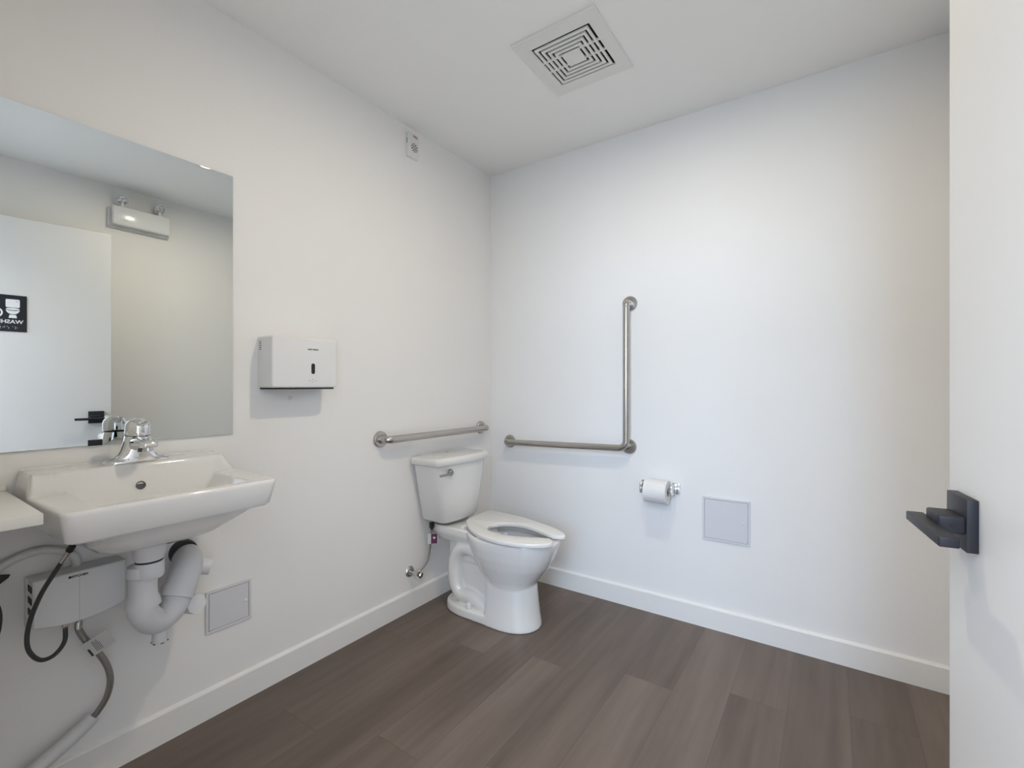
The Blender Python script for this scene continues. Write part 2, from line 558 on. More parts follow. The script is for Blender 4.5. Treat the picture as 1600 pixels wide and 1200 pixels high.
tag(pl, 'tiny round white plug in the wall just under the paper towel dispenser', 'wall plug')

# ------------------------------------------------------------------ wall alarm near ceiling
al = thing('wall_alarm', (0, -0.684, 2.275), 'small white alarm sounder high on the left wall near the ceiling', 'alarm')
bm = BM()
ring = rrect(-0.664, 2.347, 0.0375, 0.063, 0.008, 4)
ring2 = rrect(-0.664, 2.347, 0.0345, 0.060, 0.007, 4)
loft(bm, [[Vector((0, y, z)) for y, z in ring], [Vector((0.014, y, z)) for y, z in ring], [Vector((0.0185, y, z)) for y, z in ring2]])
part('housing', bm, M['plastic'], al)
bm = BM()
cy, cz = -0.662, 2.336
for r, n in ((0.0, 1), (0.010, 6), (0.019, 10)):
    for k in range(n):
        a = 2 * PI * k / n + r * 20
        L_ = 0.0042 if r == 0 else 0.005
        add_lathe(bm, [(L_ * 0.72, 0), (L_ * 0.72, 0.0008), (0, 0.0008)], (0.0183, cy + r * math.cos(a), cz + r * math.sin(a)), (1, 0, 0), 8)
part('sounder_grille', bm, M['dark'], al)
part('lettering', text_bm('FIRE', 0.016, frame_mtx((0.0187, -0.656, 2.392), (0, 1, 0), (0, 0, 1)), 0.0002, 0.0004), M['red'], al, smooth=False)
bm = BM()
for zz in (2.352, 2.361, 2.370):
    add_box(bm, (0.004, -0.7022, zz), (0.012, -0.7010, zz + 0.004))
part('side_vents', bm, M['dark'], al, smooth=False)

# ------------------------------------------------------------------ exhaust fan grille in ceiling
fan = thing('exhaust_fan_grille', (0.92, -0.67, H), 'square white exhaust fan grille with concentric slots in the ceiling', 'vent')
X0, X1, Y0, Y1 = 0.745, 1.092, -0.858, -0.482
cx, cy = (VX0 + VX1) / 2, (VY0 + VY1) / 2
def frame_rings(bm, hx0, hy0, hx1, hy1, zt, zb, cx_=cx, cy_=cy, cxo=None, cyo=None, bev=0.002):
    cxo = cx_ if cxo is None else cxo; cyo = cy_ if cyo is None else cyo
    def R(a, b_, x, y, z): return [Vector((x + s * a, y + t_ * b_, z)) for s, t_ in ((1, 1), (-1, 1), (-1, -1), (1, -1))]
    rings = [R(hx1, hy1, cxo, cyo, zt), R(hx1, hy1, cxo, cyo, zb + bev), R(hx1 - bev, hy1 - bev, cxo, cyo, zb),
             R(hx0 + bev, hy0 + bev, cx_, cy_, zb), R(hx0, hy0, cx_, cy_, zb + bev), R(hx0, hy0, cx_, cy_, zt)]
    vs = [[bm.verts.new(p) for p in r] for r in rings]
    for a, b_ in zip(vs, vs[1:] + vs[:1]):
        for i in range(4):
            j = (i + 1) % 4
            bm.faces.new((a[i], a[j], b_[j], b_[i]))
bm = BM()
frame_rings(bm, 0.122, 0.127, (X1 - X0) / 2, (Y1 - Y0) / 2, H - 0.0001, H - 0.009, cxo=(X0 + X1) / 2, cyo=(Y0 + Y1) / 2, bev=0.003)
part('frame', bm, M['plastic'], fan, smooth=False)
sizes = [0.1135, 0.0945, 0.0755, 0.0565]
for i, h in enumerate(sizes):
    bm = BM()
    frame_rings(bm, h - 0.0108, (h - 0.0108) * 1.04, h, h * 1.04, H - 0.003, H - 0.0095, bev=0.0012)
    part('louver_ring', bm, M['plastic'], fan, smooth=False)
bm = add_box(BM(), (cx - 0.0375, cy - 0.039, H - 0.0095), (cx + 0.0375, cy + 0.039, H - 0.003), 0.0015, 1)
part('centre_plate', bm, M['plastic'], fan, smooth=False)
for yy in (-0.034, 0.026):
    for s in (-1, 1):
        a, b_ = sorted((cx + s * 0.036, cx + s * 0.124))
        bm = add_box(BM(), (a, cy + yy - 0.004, H - 0.0078), (b_, cy + yy + 0.004, H - 0.001))
        part('rib', bm, M['plastic'], fan, smooth=False)
bm = BM()
add_box(bm, (VX0 + 0.0005, VY0 + 0.0005, H + 0.10), (VX1 - 0.0005, VY1 - 0.0005, H + 0.115))
add_box(bm, (VX0 + 0.0005, VY0 + 0.0005, H + 0.001), (VX0 + 0.003, VY1 - 0.0005, H + 0.10))
add_box(bm, (VX1 - 0.003, VY0 + 0.0005, H + 0.001), (VX1 - 0.0005, VY1 - 0.0005, H + 0.10))
add_box(bm, (VX0 + 0.003, VY0 + 0.0005, H + 0.001), (VX1 - 0.003, VY0 + 0.003, H + 0.10))
add_box(bm, (VX0 + 0.003, VY1 - 0.003, H + 0.001), (VX1 - 0.003, VY1 - 0.0005, H + 0.10))
part('duct_box', bm, M['dark'], fan, smooth=False)

# ------------------------------------------------------------------ ceiling lamp
LX, LY = 1.24, -1.09
lamp = thing('ceiling_lamp', (LX, LY, H), 'small round ceiling lamp whose glint shows along the top edge of the mirror', 'ceiling lamp')
bm = add_lathe(BM(), [(0.066, -0.0002), (0.066, -0.003), (0.062, -0.006), (0.038, -0.006), (0.033, -0.001), (0.033, -0.0002)], (LX, LY, H), (0, 0, 1), 40)
part('mounting_ring', bm, M['plastic'], lamp)
bm = add_lathe(BM(), [(0.0, -0.0015), (0.031, -0.0015), (0.031, -0.0035), (0, -0.0035)], (LX, LY, H), (0, 0, 1), 40)
part('diffuser', bm, M['lamp'], lamp)

# ------------------------------------------------------------------ emergency light on right wall
em = thing('emergency_light', (RX, -1.149, 2.178), 'white twin-head emergency light above the door, seen in the mirror', 'emergency light')
bm = add_box(BM(), (RX - 0.030, -1.318, 2.166), (RX, -0.982, 2.292), 0.004, 2)
part('back_box', bm, M['plastic'], em)
bm = add_box(BM(), (RX - 0.072, -1.306, 2.178), (RX - 0.028, -0.992, 2.300), 0.008, 3)
part('cover', bm, M['gloss'], em)
for yy, d in ((-1.250, (-1, -0.25, -0.45)), (-1.046, (-0.85, 0.35, -0.55))):
    c = Vector((RX - 0.045, yy, 2.352))
    d = Vector(d).normalized()
    bm = BM()
    add_lathe(bm, [(0.017, 0), (0.017, 0.008), (0.009, 0.011), (0.009, 0.03)], (RX - 0.048, yy, 2.299), (0, 0, 1), 20)
    nk = part('lamp_neck', bm, M['plastic'], em)
    bm = add_lathe(BM(), [(0.0, -0.030), (0.018, -0.028), (0.030, -0.012), (0.036, 0.006), (0.037, 0.014), (0.033, 0.014), (0.031, 0.006), (0, 0.004)], c, d, 32)
    hd = part('lamp_head', bm, M['plastic'], em)
    bm = add_lathe(BM(), [(0.0308, 0.0062), (0.0308, 0.009), (0, 0.011)], c, d, 32)
    part('lens', bm, M['lens'], hd)
    bm = BM()
    u, w = basis(d)
    for k in range(3):
        a = 2 * PI * k / 3 + 0.5
        q = c + d * 0.0095 + (u * math.cos(a) + w * math.sin(a)) * 0.015
        add_lathe(bm, [(0.012, 0), (0.0095, 0.002), (0.004, 0.0028), (0, 0.003)], q, d, 16)
    part('reflector_cells', bm, M['nickel'], hd)
bm = BM()
for yy in (-1.262, -1.248, -1.232):
    add_lathe(bm, [(0.0028, 0), (0.0028, 0.001), (0, 0.0014)], (RX - 0.0718, yy, 2.212), (-1, 0, 0), 10)
part('test_buttons', bm, M['lens'], em)

# ------------------------------------------------------------------ grab bars
def flange(bm_root, c, axis, r=0.039, nm='flange'):
    bm = add_lathe(BM(), [(r, 0), (r, 0.004), (r * 0.97, 0.009), (r * 0.90, 0.0115), (r * 0.55, 0.0125), (r * 0.52, 0.015), (0.0, 0.015)], c, axis, 36)
    return part(nm, bm, M['steel'], bm_root)
gb = thing('grab_bar', (0, -0.485, 0.88), 'straight steel grab bar on the left wall over the toilet tank', 'grab bar')
ya, yb, zb = -0.866, -0.103, 0.881
bm = add_tube(BM(), bend([(0.006, ya, zb), (0.058, ya, zb), (0.058, yb, zb), (0.006, yb, zb)], 0.042, 8), 0.0175, 20)
part('bar_tube', bm, M['steel'], gb)
flange(gb, (0, ya, zb), (1, 0, 0)); flange(gb, (0, yb, zb), (1, 0, 0))
gl = thing('grab_bar', (0.53, 0, 0.81), 'L-shaped steel grab bar on the back wall beside the toilet', 'grab bar')
pa, pb, pc = (0.152, 0.797), (0.902, 0.8165), (0.902, 1.556)
yy = -0.056
path = bend([(pa[0], -0.006, pa[1]), (pa[0], yy, pa[1]), (pb[0], yy, pb[1]), (pc[0], yy, pc[1]), (pc[0], -0.006, pc[1])], 0.042, 8)
bm = add_tube(BM(), path, 0.0172, 20)
part('bar_tube', bm, M['steel'], gl)
bm = add_tube(BM(), [(pb[0] - 0.012, -0.006, pb[1] + 0.012), (pb[0] - 0.012, yy, pb[1] + 0.012)], 0.0155, 18)
part('corner_post', bm, M['steel'], gl)
flange(gl, (pa[0], -0.0004, pa[1]), (0, -1, 0)); flange(gl, (pb[0] - 0.004, -0.0004, pb[1] + 0.004), (0, -1, 0)); flange(gl, (pc[0], -0.0004, pc[1]), (0, -1, 0))

# ------------------------------------------------------------------ toilet roll holder and roll
th = thing('toilet_roll_holder', (1.065, 0, 0.62), 'chrome toilet roll holder on the back wall', 'toilet roll holder')
for s, xx in ((-1, 0.980), (1, 1.139)):
    bm = BM()
    add_box(bm, (xx - 0.022 if s > 0 else xx - 0.014, -0.012, 0.608), (xx + 0.014 if s > 0 else xx + 0.022, 0, 0.660), 0.003, 2)
    a, b_ = (xx - 0.012, xx - 0.002) if s > 0 else (xx + 0.002, xx + 0.012)
    add_box(bm, (a, -0.090, 0.610), (b_, -0.005, 0.658), 0.003, 2)
    part('bracket', bm, M['chrome'], th)
bm = add_tube(BM(), [(0.985, -0.072, 0.632), (1.133, -0.072, 0.632)], 0.0085, 18)
part('spindle', bm, M['chrome'], th)
tr = thing('toilet_roll', (1.063, -0.072, 0.624), 'white toilet paper roll on the chrome holder', 'toilet roll')
bm = BM()
cz = 0.6235
prof = [(0.0195, 0.0), (0.054, 0.0), (0.0555, 0.0015), (0.0555, 0.1065), (0.054, 0.108), (0.0195, 0.108)]
c = Vector((1.0085, -0.072, cz)); n = 40
rings = [[c + Vector((h, r * math.cos(2 * PI * k / n), r * math.sin(2 * PI * k / n))) for k in range(n)] for r, h in prof]
vs = [[bm.verts.new(p) for p in r] for r in rings]
for a, b_ in zip(vs, vs[1:] + vs[:1]):
    for i in range(n):
        j = (i + 1) % n
        bm.faces.new((a[i], a[j], b_[j], b_[i]))
# loose sheet edge
add_prism(bm, [Vector((1.0095, -0.072 + 0.0562 * math.cos(a), cz + 0.0562 * math.sin(a))) for a in [math.radians(200 + 6 * i) for i in range(8)]] +
          [Vector((1.0095, -0.072 + 0.0550 * math.cos(a), cz + 0.0550 * math.sin(a))) for a in [math.radians(200 + 6 * i) for i in range(7, -1, -1)]], (0.106, 0, 0))
part('paper', bm, M['paper'], tr)
bm = BM()
rings = [[c + Vector((h, r * math.cos(2 * PI * k / n), r * math.sin(2 * PI * k / n))) for k in range(n)] for r, h in ((0.0182, 0.001), (0.0194, 0.001), (0.0194, 0.107), (0.0182, 0.107))]
vs = [[bm.verts.new(p) for p in r] for r in rings]
for a, b_ in zip(vs, vs[1:] + vs[:1]):
    for i in range(n):
        j = (i + 1) % n
        bm.faces.new((a[i], a[j], b_[j], b_[i]))
part('cardboard_core', bm, M['card'], tr)

# ------------------------------------------------------------------ access panels
def access_panel(o, ex, ez, nrm, w, h, label):
    """o lower-left corner on wall, ex along wall, nrm into room"""
    o = Vector(o); ex = Vector(ex); ez = Vector((0, 0, 1)); nrm = Vector(nrm)
    root = thing('access_panel', o + ex * w / 2, label, 'access panel', None)
    m = frame_mtx(o, ex, ez)
    z_ = ex.cross(ez)
    sgn = 1 if z_.dot(nrm) > 0 else -1
    def bx(bm, a, b_, bev=0.001):
        lo = (a[0], a[1], min(a[2] * sgn, b_[2] * sgn)); hi = (b_[0], b_[1], max(a[2] * sgn, b_[2] * sgn))
        return add_box(bm, lo, hi, bev, 1, m)
    f = 0.009
    bm = BM()
    bx(bm, (0, 0, 0), (w, f, 0.0065)); bx(bm, (0, h - f, 0), (w, h, 0.0065))
    bx(bm, (0, f, 0), (f, h - f, 0.0065)); bx(bm, (w - f, f, 0), (w, h - f, 0.0065))
    bx(bm, (f * 0.6, f * 0.6, 0), (w - f * 0.6, h - f * 0.6, 0.0015), 0)
    part('frame', bm, M['panel'], root, smooth=False)
    bm = BM()
    g = f + 0.0014
    bx(bm, (g, g, 0.0016), (w - g, h - g, 0.0062), 0.0006)
    dr = part('door', bm, M['panel'], root, smooth=False)
    q = m @ Vector((w * 0.86, h * 0.50, 0.006 * sgn))
    bm = add_lathe(BM(), [(0.006, 0), (0.006, 0.0012), (0.0045, 0.002), (0, 0.002)], q, nrm, 18)
    mm = frame_mtx(q, ex, ez)
    lo, hi = sorted((0.0018 * sgn, 0.0045 * sgn))
    add_box(bm, (-0.0055, -0.001, lo), (0.0055, 0.001, hi), 0.0004, 1, mm)
    part('latch', bm, M['plastic'], dr)
    return root
access_panel((1.257, 0, 0.412), (1, 0, 0), 0, (0, -1, 0), 0.203, 0.201, 'square white access panel on the back wall below the toilet roll')
access_panel((0, -1.611, 0.285), (0, 1, 0), 0, (1, 0, 0), 0.151, 0.145, 'small square access panel on the left wall beside the drain trap')

# ------------------------------------------------------------------ sink
SYC = -1.8125
sink = thing('wall_hung_sink', (0, SYC, 0.69), 'white wall-hung china sink with raised back ledge below the mirror', 'sink')
def sst(t):
    t = max(0.0, min(1.0, t))
    return t * t * (3 - 2 * t)
def quad_ring(xb, xf, yl_b, yr_b, yl_f, yr_f, r, z, nb=48, ns=170, nc=6):
    """rounded quad, corners: back-left, back-right, front-right, front-left; fixed vertex layout"""
    P = [Vector((xb, yl_b, 0)), Vector((xb, yr_b, 0)), Vector((xf, yr_f, 0)), Vector((xf, yl_f, 0))]
    rr = [r[0], r[0], r[1], r[1]]
    corner = []
    for i in range(4):
        a, b_, c_ = P[i - 1], P[i], P[(i + 1) % 4]
        d1 = (a - b_).normalized(); d2 = (c_ - b_).normalized()
        s = b_ + d1 * rr[i]; e = b_ + d2 * rr[i]
        corner.append([(s * (1 - t) ** 2 + b_ * 2 * t * (1 - t) + e * t * t) for t in [k / nc for k in range(nc + 1)]])
    out = []
    cnt = [nb, ns, nb, ns]
    for i in range(4):
        out += corner[i]
        s = corner[i][-1]; e = corner[(i + 1) % 4][0]
        for k in range(1, cnt[i]):
            out.append(s.lerp(e, k / cnt[i]))
    for v in out:
        v.z = z(v.x, v.y) if callable(z) else z
    return out
def ledge(x, y):
    return sst((0.149 - x) / 0.024) * sst((y + 2.064) / 0.014) * sst((-1.557 - max(0.0, x - 0.04) * 0.2 - y) / 0.044)
ztop = lambda x, y: 0.860 + 0.054 * ledge(x, y) + 0.004 * ledge(x, y) * sst((0.018 - x) / 0.010)
YL, YR = -2.066, -1.553
def lerp_ring(A, B, t, zf=None):
    o = [a.lerp(b_, t) for a, b_ in zip(A, B)]
    if zf:
        for v in o: v.z = zf(v.x, v.y)
    return o
R = []
R.append(quad_ring(0.135, 0.235, -1.870, -1.775, -1.870, -1.775, (0.04, 0.04), 0.698))
R.append(quad_ring(0.110, 0.258, -1.915, -1.722, -1.915, -1.722, (0.05, 0.05), 0.701))
R.append(quad_ring(0.070, 0.296, -1.958, -1.675, -1.958, -1.678, (0.06, 0.07), 0.717))
R.append(quad_ring(0.020, 0.336, -1.998, -1.636, -1.992, -1.640, (0.05, 0.08), 0.748))
R.append(quad_ring(0.0, 0.366, -2.030, -1.600, -2.020, -1.610, (0.01, 0.06), 0.777))
R.append(quad_ring(0.0, 0.390, -2.052, -1.583, -2.038, -1.601, (0.006, 0.024), 0.7850))
R.append(quad_ring(0.0, 0.3965, -2.056, -1.573, -2.044, -1.595, (0.006, 0.022), 0.7905))
R.append(quad_ring(0.0, 0.404, YL, YR, -2.052, -1.582, (0.006, 0.022), 0.848))
OUT = quad_ring(0.0, 0.4045, YL, YR, -2.053, -1.581, (0.006, 0.022), 0.854)
R.append([Vector((v.x, v.y, ztop(v.x, v.y) - 0.006)) for v in OUT])
O2 = quad_ring(0.001, 0.4025, YL + 0.0018, YR - 0.0018, -2.0512, -1.5828, (0.006, 0.021), ztop)
R.append([Vector((v.x, v.y, v.z - 0.0015)) for v in O2])
O3 = quad_ring(0.004, 0.398, YL + 0.006, YR - 0.006, -2.047, -1.587, (0.006, 0.018), ztop)
R.append(O3)
INN = quad_ring(0.1475, 0.3725, -1.986, -1.646, -1.986, -1.641, (0.006, 0.016), ztop)
for t_ in (0.04, 0.08, 0.12, 0.17, 0.22, 0.28, 0.34, 0.41, 0.48, 0.55, 0.62, 0.69, 0.75, 0.80, 0.84, 0.88, 0.92, 0.96):
    R.append(lerp_ring(O3, INN, t_, ztop))
R.append([Vector((v.x, v.y, v.z - 0.0012)) for v in INN])
for z_, (xb_, xf_, yl_, yr_, yf_), rr_ in ((0.853, (0.1495, 0.3700, -1.983, -1.649, -1.645), (0.006, 0.016)), (0.835, (0.156, 0.3640, -1.970, -1.664, -1.660), (0.010, 0.020)),
                                  (0.800, (0.17, 0.3530, -1.942, -1.694, -1.692), (0.014, 0.026)), (0.760, (0.186, 0.335, -1.908, -1.728, -1.728), (0.03, 0.04)),
                                  (0.740, (0.205, 0.305, -1.875, -1.762, -1.762), (0.04, 0.045)), (0.734, (0.222, 0.258, -1.835, -1.810, -1.810), (0.012, 0.012))):
    R.append([Vector((v.x, v.y, z_)) for v in quad_ring(xb_, xf_, yl_, yr_, yl_, yf_, rr_, 0)])
bm = BM()
loft(bm, R)
part('basin', bm, M['china'], sink, ang=75)
# overflow hole and drain
nrm = Vector((0.045, 0, 0.013)).normalized()
bm = add_lathe(BM(), [(0.0115, -0.004), (0.0115, 0.0012), (0.0095, 0.0016), (0.0092, -0.002), (0, -0.002)], (0.1515, -1.8365, 0.8545), (0.92, 0, 0.38), 24)
o_ = part('overflow_hole', bm, mat('overflow_shadow', (0.10, 0.10, 0.10), 0.5), sink); o_['label'] = 'round dark overflow hole'
bm = add_lathe(BM(), [(0.024, 0), (0.024, 0.003), (0.016, 0.003), (0.015, 0.001), (0, 0.001)], (0.245, -1.8225, 0.7335), (0, 0, 1), 28)
part('drain_flange', bm, M['chrome'], sink)

# ------------------------------------------------------------------ faucet
FC = (0.098, -1.829)
fz = 0.9142
fau = thing('faucet', (FC[0], FC[1], fz), 'chrome single-lever faucet on the sink ledge', 'faucet')
bm = BM()
def stad(hx, hy, z, n=40, e=2.6, ox=0.0):
    return [Vector((FC[0] + ox + hx * math.copysign(abs(math.cos(a)) ** (2 / e), math.cos(a)),
                    FC[1] + hy * math.copysign(abs(math.sin(a)) ** (2 / e), math.sin(a)), z)) for a in [2 * PI * k / n for k in range(n)]]
rings = [stad(0.0275, 0.079, fz), stad(0.0285, 0.080, fz + 0.003), stad(0.0275, 0.078, fz + 0.007), stad(0.0265, 0.066, fz + 0.011),
         stad(0.0265, 0.052, fz + 0.017), stad(0.0265, 0.043, fz + 0.026), stad(0.0275, 0.0365, fz + 0.040), stad(0.028, 0.0325, fz + 0.056),
         stad(0.028, 0.0300, fz + 0.070), stad(0.0275, 0.0285, fz + 0.078)]
loft(bm, rings)
part('base', bm, M['chrome'], fau, ang=50)
# spout reaching out over the basin
bm = BM()
def sp_ring(x, zc, hw, hh, n=24, e=3.0):
    return [Vector((x, FC[1] + hw * math.copysign(abs(math.cos(a)) ** (2 / e), math.cos(a)), zc + hh * math.copysign(abs(math.sin(a)) ** (2 / e), math.sin(a))))
            for a in [2 * PI * k / n for k in range(n)]]
loft(bm, [sp_ring(0.0850, 0.9650, 0.024, 0.026), sp_ring(0.1200, 0.9700, 0.0255, 0.0205), sp_ring(0.1480, 0.9730, 0.025, 0.0165), sp_ring(0.1760, 0.9730, 0.0235, 0.0135),
          sp_ring(0.1920, 0.9710, 0.020, 0.0105), sp_ring(0.1990, 0.9690, 0.013, 0.006)])
part('spout', bm, M['chrome'], fau, ang=50)
bm = add_lathe(BM(), [(0.0105, 0.0), (0.0115, -0.003), (0.0115, -0.013), (0.009, -0.0145), (0, -0.0145)], (0.179, FC[1], 0.965), (0, 0, 1), 24)
part('aerator', bm, M['nickel'], fau)
# black joint ring and dome handle
bm = add_lathe(BM(), [(0.0290, -0.0015), (0.0298, 0.0), (0.0290, 0.0015)], (FC[0] + 0.002, FC[1], 0.9925), (0.10, 0, 1), 32)
part('joint_ring', bm, M['rubber'], fau)
bm = add_lathe(BM(), [(0.0290, 0.0), (0.0302, 0.004), (0.0302, 0.020), (0.0288, 0.030), (0.0245, 0.039), (0.015, 0.0445), (0, 0.046)], (FC[0] + 0.002, FC[1], 0.994), (0.14, 0, 1), 36)
loft(bm, [[Vector((FC[0] + x, FC[1] + hw * math.cos(a), z + hh * math.sin(a))) for a in [2 * PI * k / 16 for k in range(16)]]
          for x, z, hw, hh in ((0.006, 1.0220, 0.014, 0.010), (0.030, 1.0240, 0.012, 0.008), (0.055, 1.0300, 0.0095, 0.0055), (0.074, 1.0355, 0.008, 0.004), (0.079, 1.0370, 0.005, 0.0025))])
hd = part('lever_handle', bm, M['chrome'], fau, ang=50)
bm = add_lathe(BM(), [(0.003, 0), (0.003, 0.008), (0.0045, 0.009), (0.004, 0.014), (0, 0.0145)], (FC[0] - 0.031, FC[1] + 0.004, 1.026), (-0.25, 0, 1), 14)
part('lift_rod', bm, M['chrome'], fau)
part('logo', text_bm('AS', 0.0085, frame_mtx((FC[0] + 0.0282, FC[1] - 0.002, fz + 0.034), (0, 1, 0), (0, 0, 1)), 0.0008, 0.0005), M['ink'], fau, smooth=False)

# ------------------------------------------------------------------ drain trap with covers
tp = thing('drain_trap', (0.18, -1.825, 0.42), 'pale grey insulated drain trap hanging under the sink', 'drain pipe')
TX, TY = 0.178, -1.826
bm = add_lathe(BM(), [(0.0395, 0.694), (0.0395, 0.672), (0.036, 0.655), (0.033, 0.648)], (TX, TY, 0), (0, 0, 1), 32)
part('tailpiece_cover', bm, M['pvc'], tp)
bm = add_lathe(BM(), [(0.0325, 0.650), (0.0325, 0.640)], (TX, TY, 0), (0, 0, 1), 32)
g_ = part('gap_ring', bm, M['rubber'], tp); g_['label'] = 'black gap between the pipe covers'  # black ring stands in for the dark gap between covers
bm = add_lathe(BM(), [(0.0335, 0.6425), (0.0345, 0.640), (0.0355, 0.605), (0.033, 0.598)], (TX, TY, 0), (0, 0, 1), 32)
part('nut_cover', bm, M['pvc'], tp)
bm = add_lathe(BM(), [(0.028, 0.636), (0.036, 0.632), (0.038, 0.618), (0.038, 0.604), (0.033, 0.600), (0.0325, 0.56), (0.034, 0.548), (0.0410, 0.528), (0.0415, 0.519), (0.035, 0.518)], (TX - 0.012, TY - 0.010, 0), (0, 0, 1), 32)
part('inlet_cover', bm, M['pvc'], tp)
A = Vector((TX - 0.012, TY - 0.010, 0.522))
Bq = Vector((0.105, -1.722, 0.528))
mid = (A + Bq) / 2
bm = BM()
pts = spline([A, A + Vector((0, 0, -0.022)), A.lerp(Bq, 0.22) + Vector((0, 0, -0.062)), mid + Vector((0, 0, -0.074)), A.lerp(Bq, 0.80) + Vector((0, 0, -0.056)), Bq + Vector((0.002, -0.003, -0.012)), Bq], 6)
add_tube(bm, pts, [0.0355 + 0.006 * sst((i - 16) / 18) for i in range(len(pts))], 28)
part('u_bend', bm, M['pvc'], tp, ang=60)
bm = add_tube(BM(), [mid + Vector((0.006, -0.01, -0.090)), mid + Vector((0.006, -0.01, -0.138))], 0.019, 24)
co = part('cleanout_plug', bm, M['pvc'], tp)
bm = BM()
for k in range(6):
    a = k * PI / 3
    q = mid + Vector((0.006, -0.01, -0.136)) + Vector((math.cos(a), math.sin(a), 0)) * 0.0166
    add_box(bm, (q.x - 0.004, q.y - 0.004, q.z - 0.001), (q.x + 0.004, q.y + 0.004, q.z + 0.001))
part('plug_slots', bm, M['dark'], co, smooth=False)
# swivel elbow running back to the wall
bm = BM()
pts = spline([Bq + Vector((0.006, -0.012, -0.026)), Bq + Vector((-0.002, 0.006, 0.006)), Bq + Vector((-0.020, 0.024, 0.030)), Vector((0.056, -1.684, 0.572)), Vector((0.014, -1.672, 0.576))], 6)
add_tube(bm, pts, [0.0435 - 0.00012 * i for i in range(len(pts))], 28)
part('swivel_elbow', bm, M['pvc'], tp, ang=60)
bm = add_tube(BM(), [Bq + Vector((0.010, -0.017, -0.036)), Bq + Vector((0.002, -0.004, -0.010))], [0.0445, 0.0455], 28)
part('elbow_collar', bm, M['pvc'], tp)
bm = add_lathe(BM(), [(0.040, 0), (0.040, 0.008), (0.037, 0.024), (0.033, 0.024)], (0, -1.678, 0.590), (1, 0, 0), 32)
part('wall_gasket', bm, M['rubber'], tp)
bm = add_tube(BM(), [(0.070, -1.700, 0.446), (0.118, -1.688, 0.4525), (0.128, -1.686, 0.4545)], [0.0290, 0.0290, 0.0282], 28)
part('end_plug', bm, M['pvc'], tp)
bm = add_tube(BM(), [(0.050, -1.690, 0.560), (0.070, -1.642, 0.545), (0.078, -1.626, 0.540)], [0.0265, 0.0255, 0.0245], 28)
part('end_plug', bm, M['pvc'], tp)

# ------------------------------------------------------------------ tankless water heater
wh = thing('water_heater', (0, -1.945, 0.50), 'white wall-mounted instant water heater under the sink', 'water heater')
bm = BM()
def wh_prof(x, s=0.0):
    y0, y1 = -2.040 + s, -1.850 - s
    top = 0.633 - s
    bot = []
    for k in range(13):
        t_ = k / 12
        bot.append((y0 + (y1 - y0) * t_, 0.512 + s - 0.016 * math.sin(PI * t_) ** 0.8 + 0.004 * t_))
    return [Vector((x, y, z)) for y, z in ([(y1, top)] + [(y0, top)] + bot)]
loft(bm, [wh_prof(0.022), wh_prof(0.078), wh_prof(0.0805, 0.0025)])
part('front_cover', bm, M['heater'], wh)
bm = add_box(BM(), (0, -2.043, 0.498), (0.024, -1.847, 0.630), 0.004, 2)
part('back_plate', bm, M['plastic'], wh)
bm = BM()
add_box(bm, (0.0803, -1.9515, 0.503), (0.0808, -1.9505, 0.618))
part('cover_seam', bm, mat('seam_grey', (0.5, 0.5, 0.5), 0.6), wh, smooth=False)
part('logo', text_bm('\u25CFFITCOSH', 0.0082, frame_mtx((0.0808, -1.9535, 0.6215), (0, 1, 0), (0, 0, 1)), 0.0002, 0.0004), M['ink'], wh, smooth=False)
bm = BM()
for k in range(3):
    add_box(bm, (0.030, -2.0415, 0.600 - k * 0.030), (0.066, -2.0395, 0.616 - k * 0.030), 0.0005, 1)
part('side_vents', bm, M['dark'], wh, smooth=False)
for yy in (-1.972, -1.945):
    bm = add_lathe(BM(), [(0.0085, 0.02), (0.0085, 0.0), (0.007, -0.004)], (0.046, yy, 0.484), (0, 0, 1), 6)
    part('inlet_nut', bm, M['nickel'], wh, smooth=False)

# hoses
h1 = thing('faucet_hose', (0.10, -2.0, 0.42), 'dark looped hose from the sink underside to the water heater', 'hose')
p1 = spline([(0.195, -1.990, 0.735), (0.182, -1.998, 0.712), (0.165, -2.012, 0.678), (0.130, -2.036, 0.610), (0.105, -2.052, 0.535), (0.096, -2.052, 0.475), (0.090, -2.030, 0.434), (0.075, -2.000, 0.427),
             (0.056, -1.976, 0.446), (0.046, -1.972, 0.486)], 8)
bm = add_tube(BM(), p1[8:], 0.0052, 12)
part('hose_body', bm, M['hose'], h1)
bm = add_tube(BM(), p1[4:14], 0.0062, 12)
part('crimp_sleeve', bm, M['nickel'], h1)
bm = add_tube(BM(), p1[:6], 0.0075, 12)
part('hose_end', bm, M['rubber'], h1)
h2 = thing('supply_hose', (0.05, -1.90, 0.23), 'grey braided hose with a paper tag hanging from the water heater', 'hose')
p2 = spline([(0.046, -1.945, 0.484), (0.047, -1.945, 0.462), (0.050, -1.930, 0.425), (0.054, -1.906, 0.384), (0.058, -1.886, 0.335), (0.060, -1.880, 0.290), (0.055, -1.888, 0.246), (0.048, -1.906, 0.212), (0.044, -1.918, 0.200)], 8)
bm = add_tube(BM(), p2[6:], 0.0082, 14)
part('braided_body', bm, M['braid'], h2)
bm = add_tube(BM(), p2[:8], 0.0092, 14)
part('crimp_sleeve', bm, M['nickel'], h2)
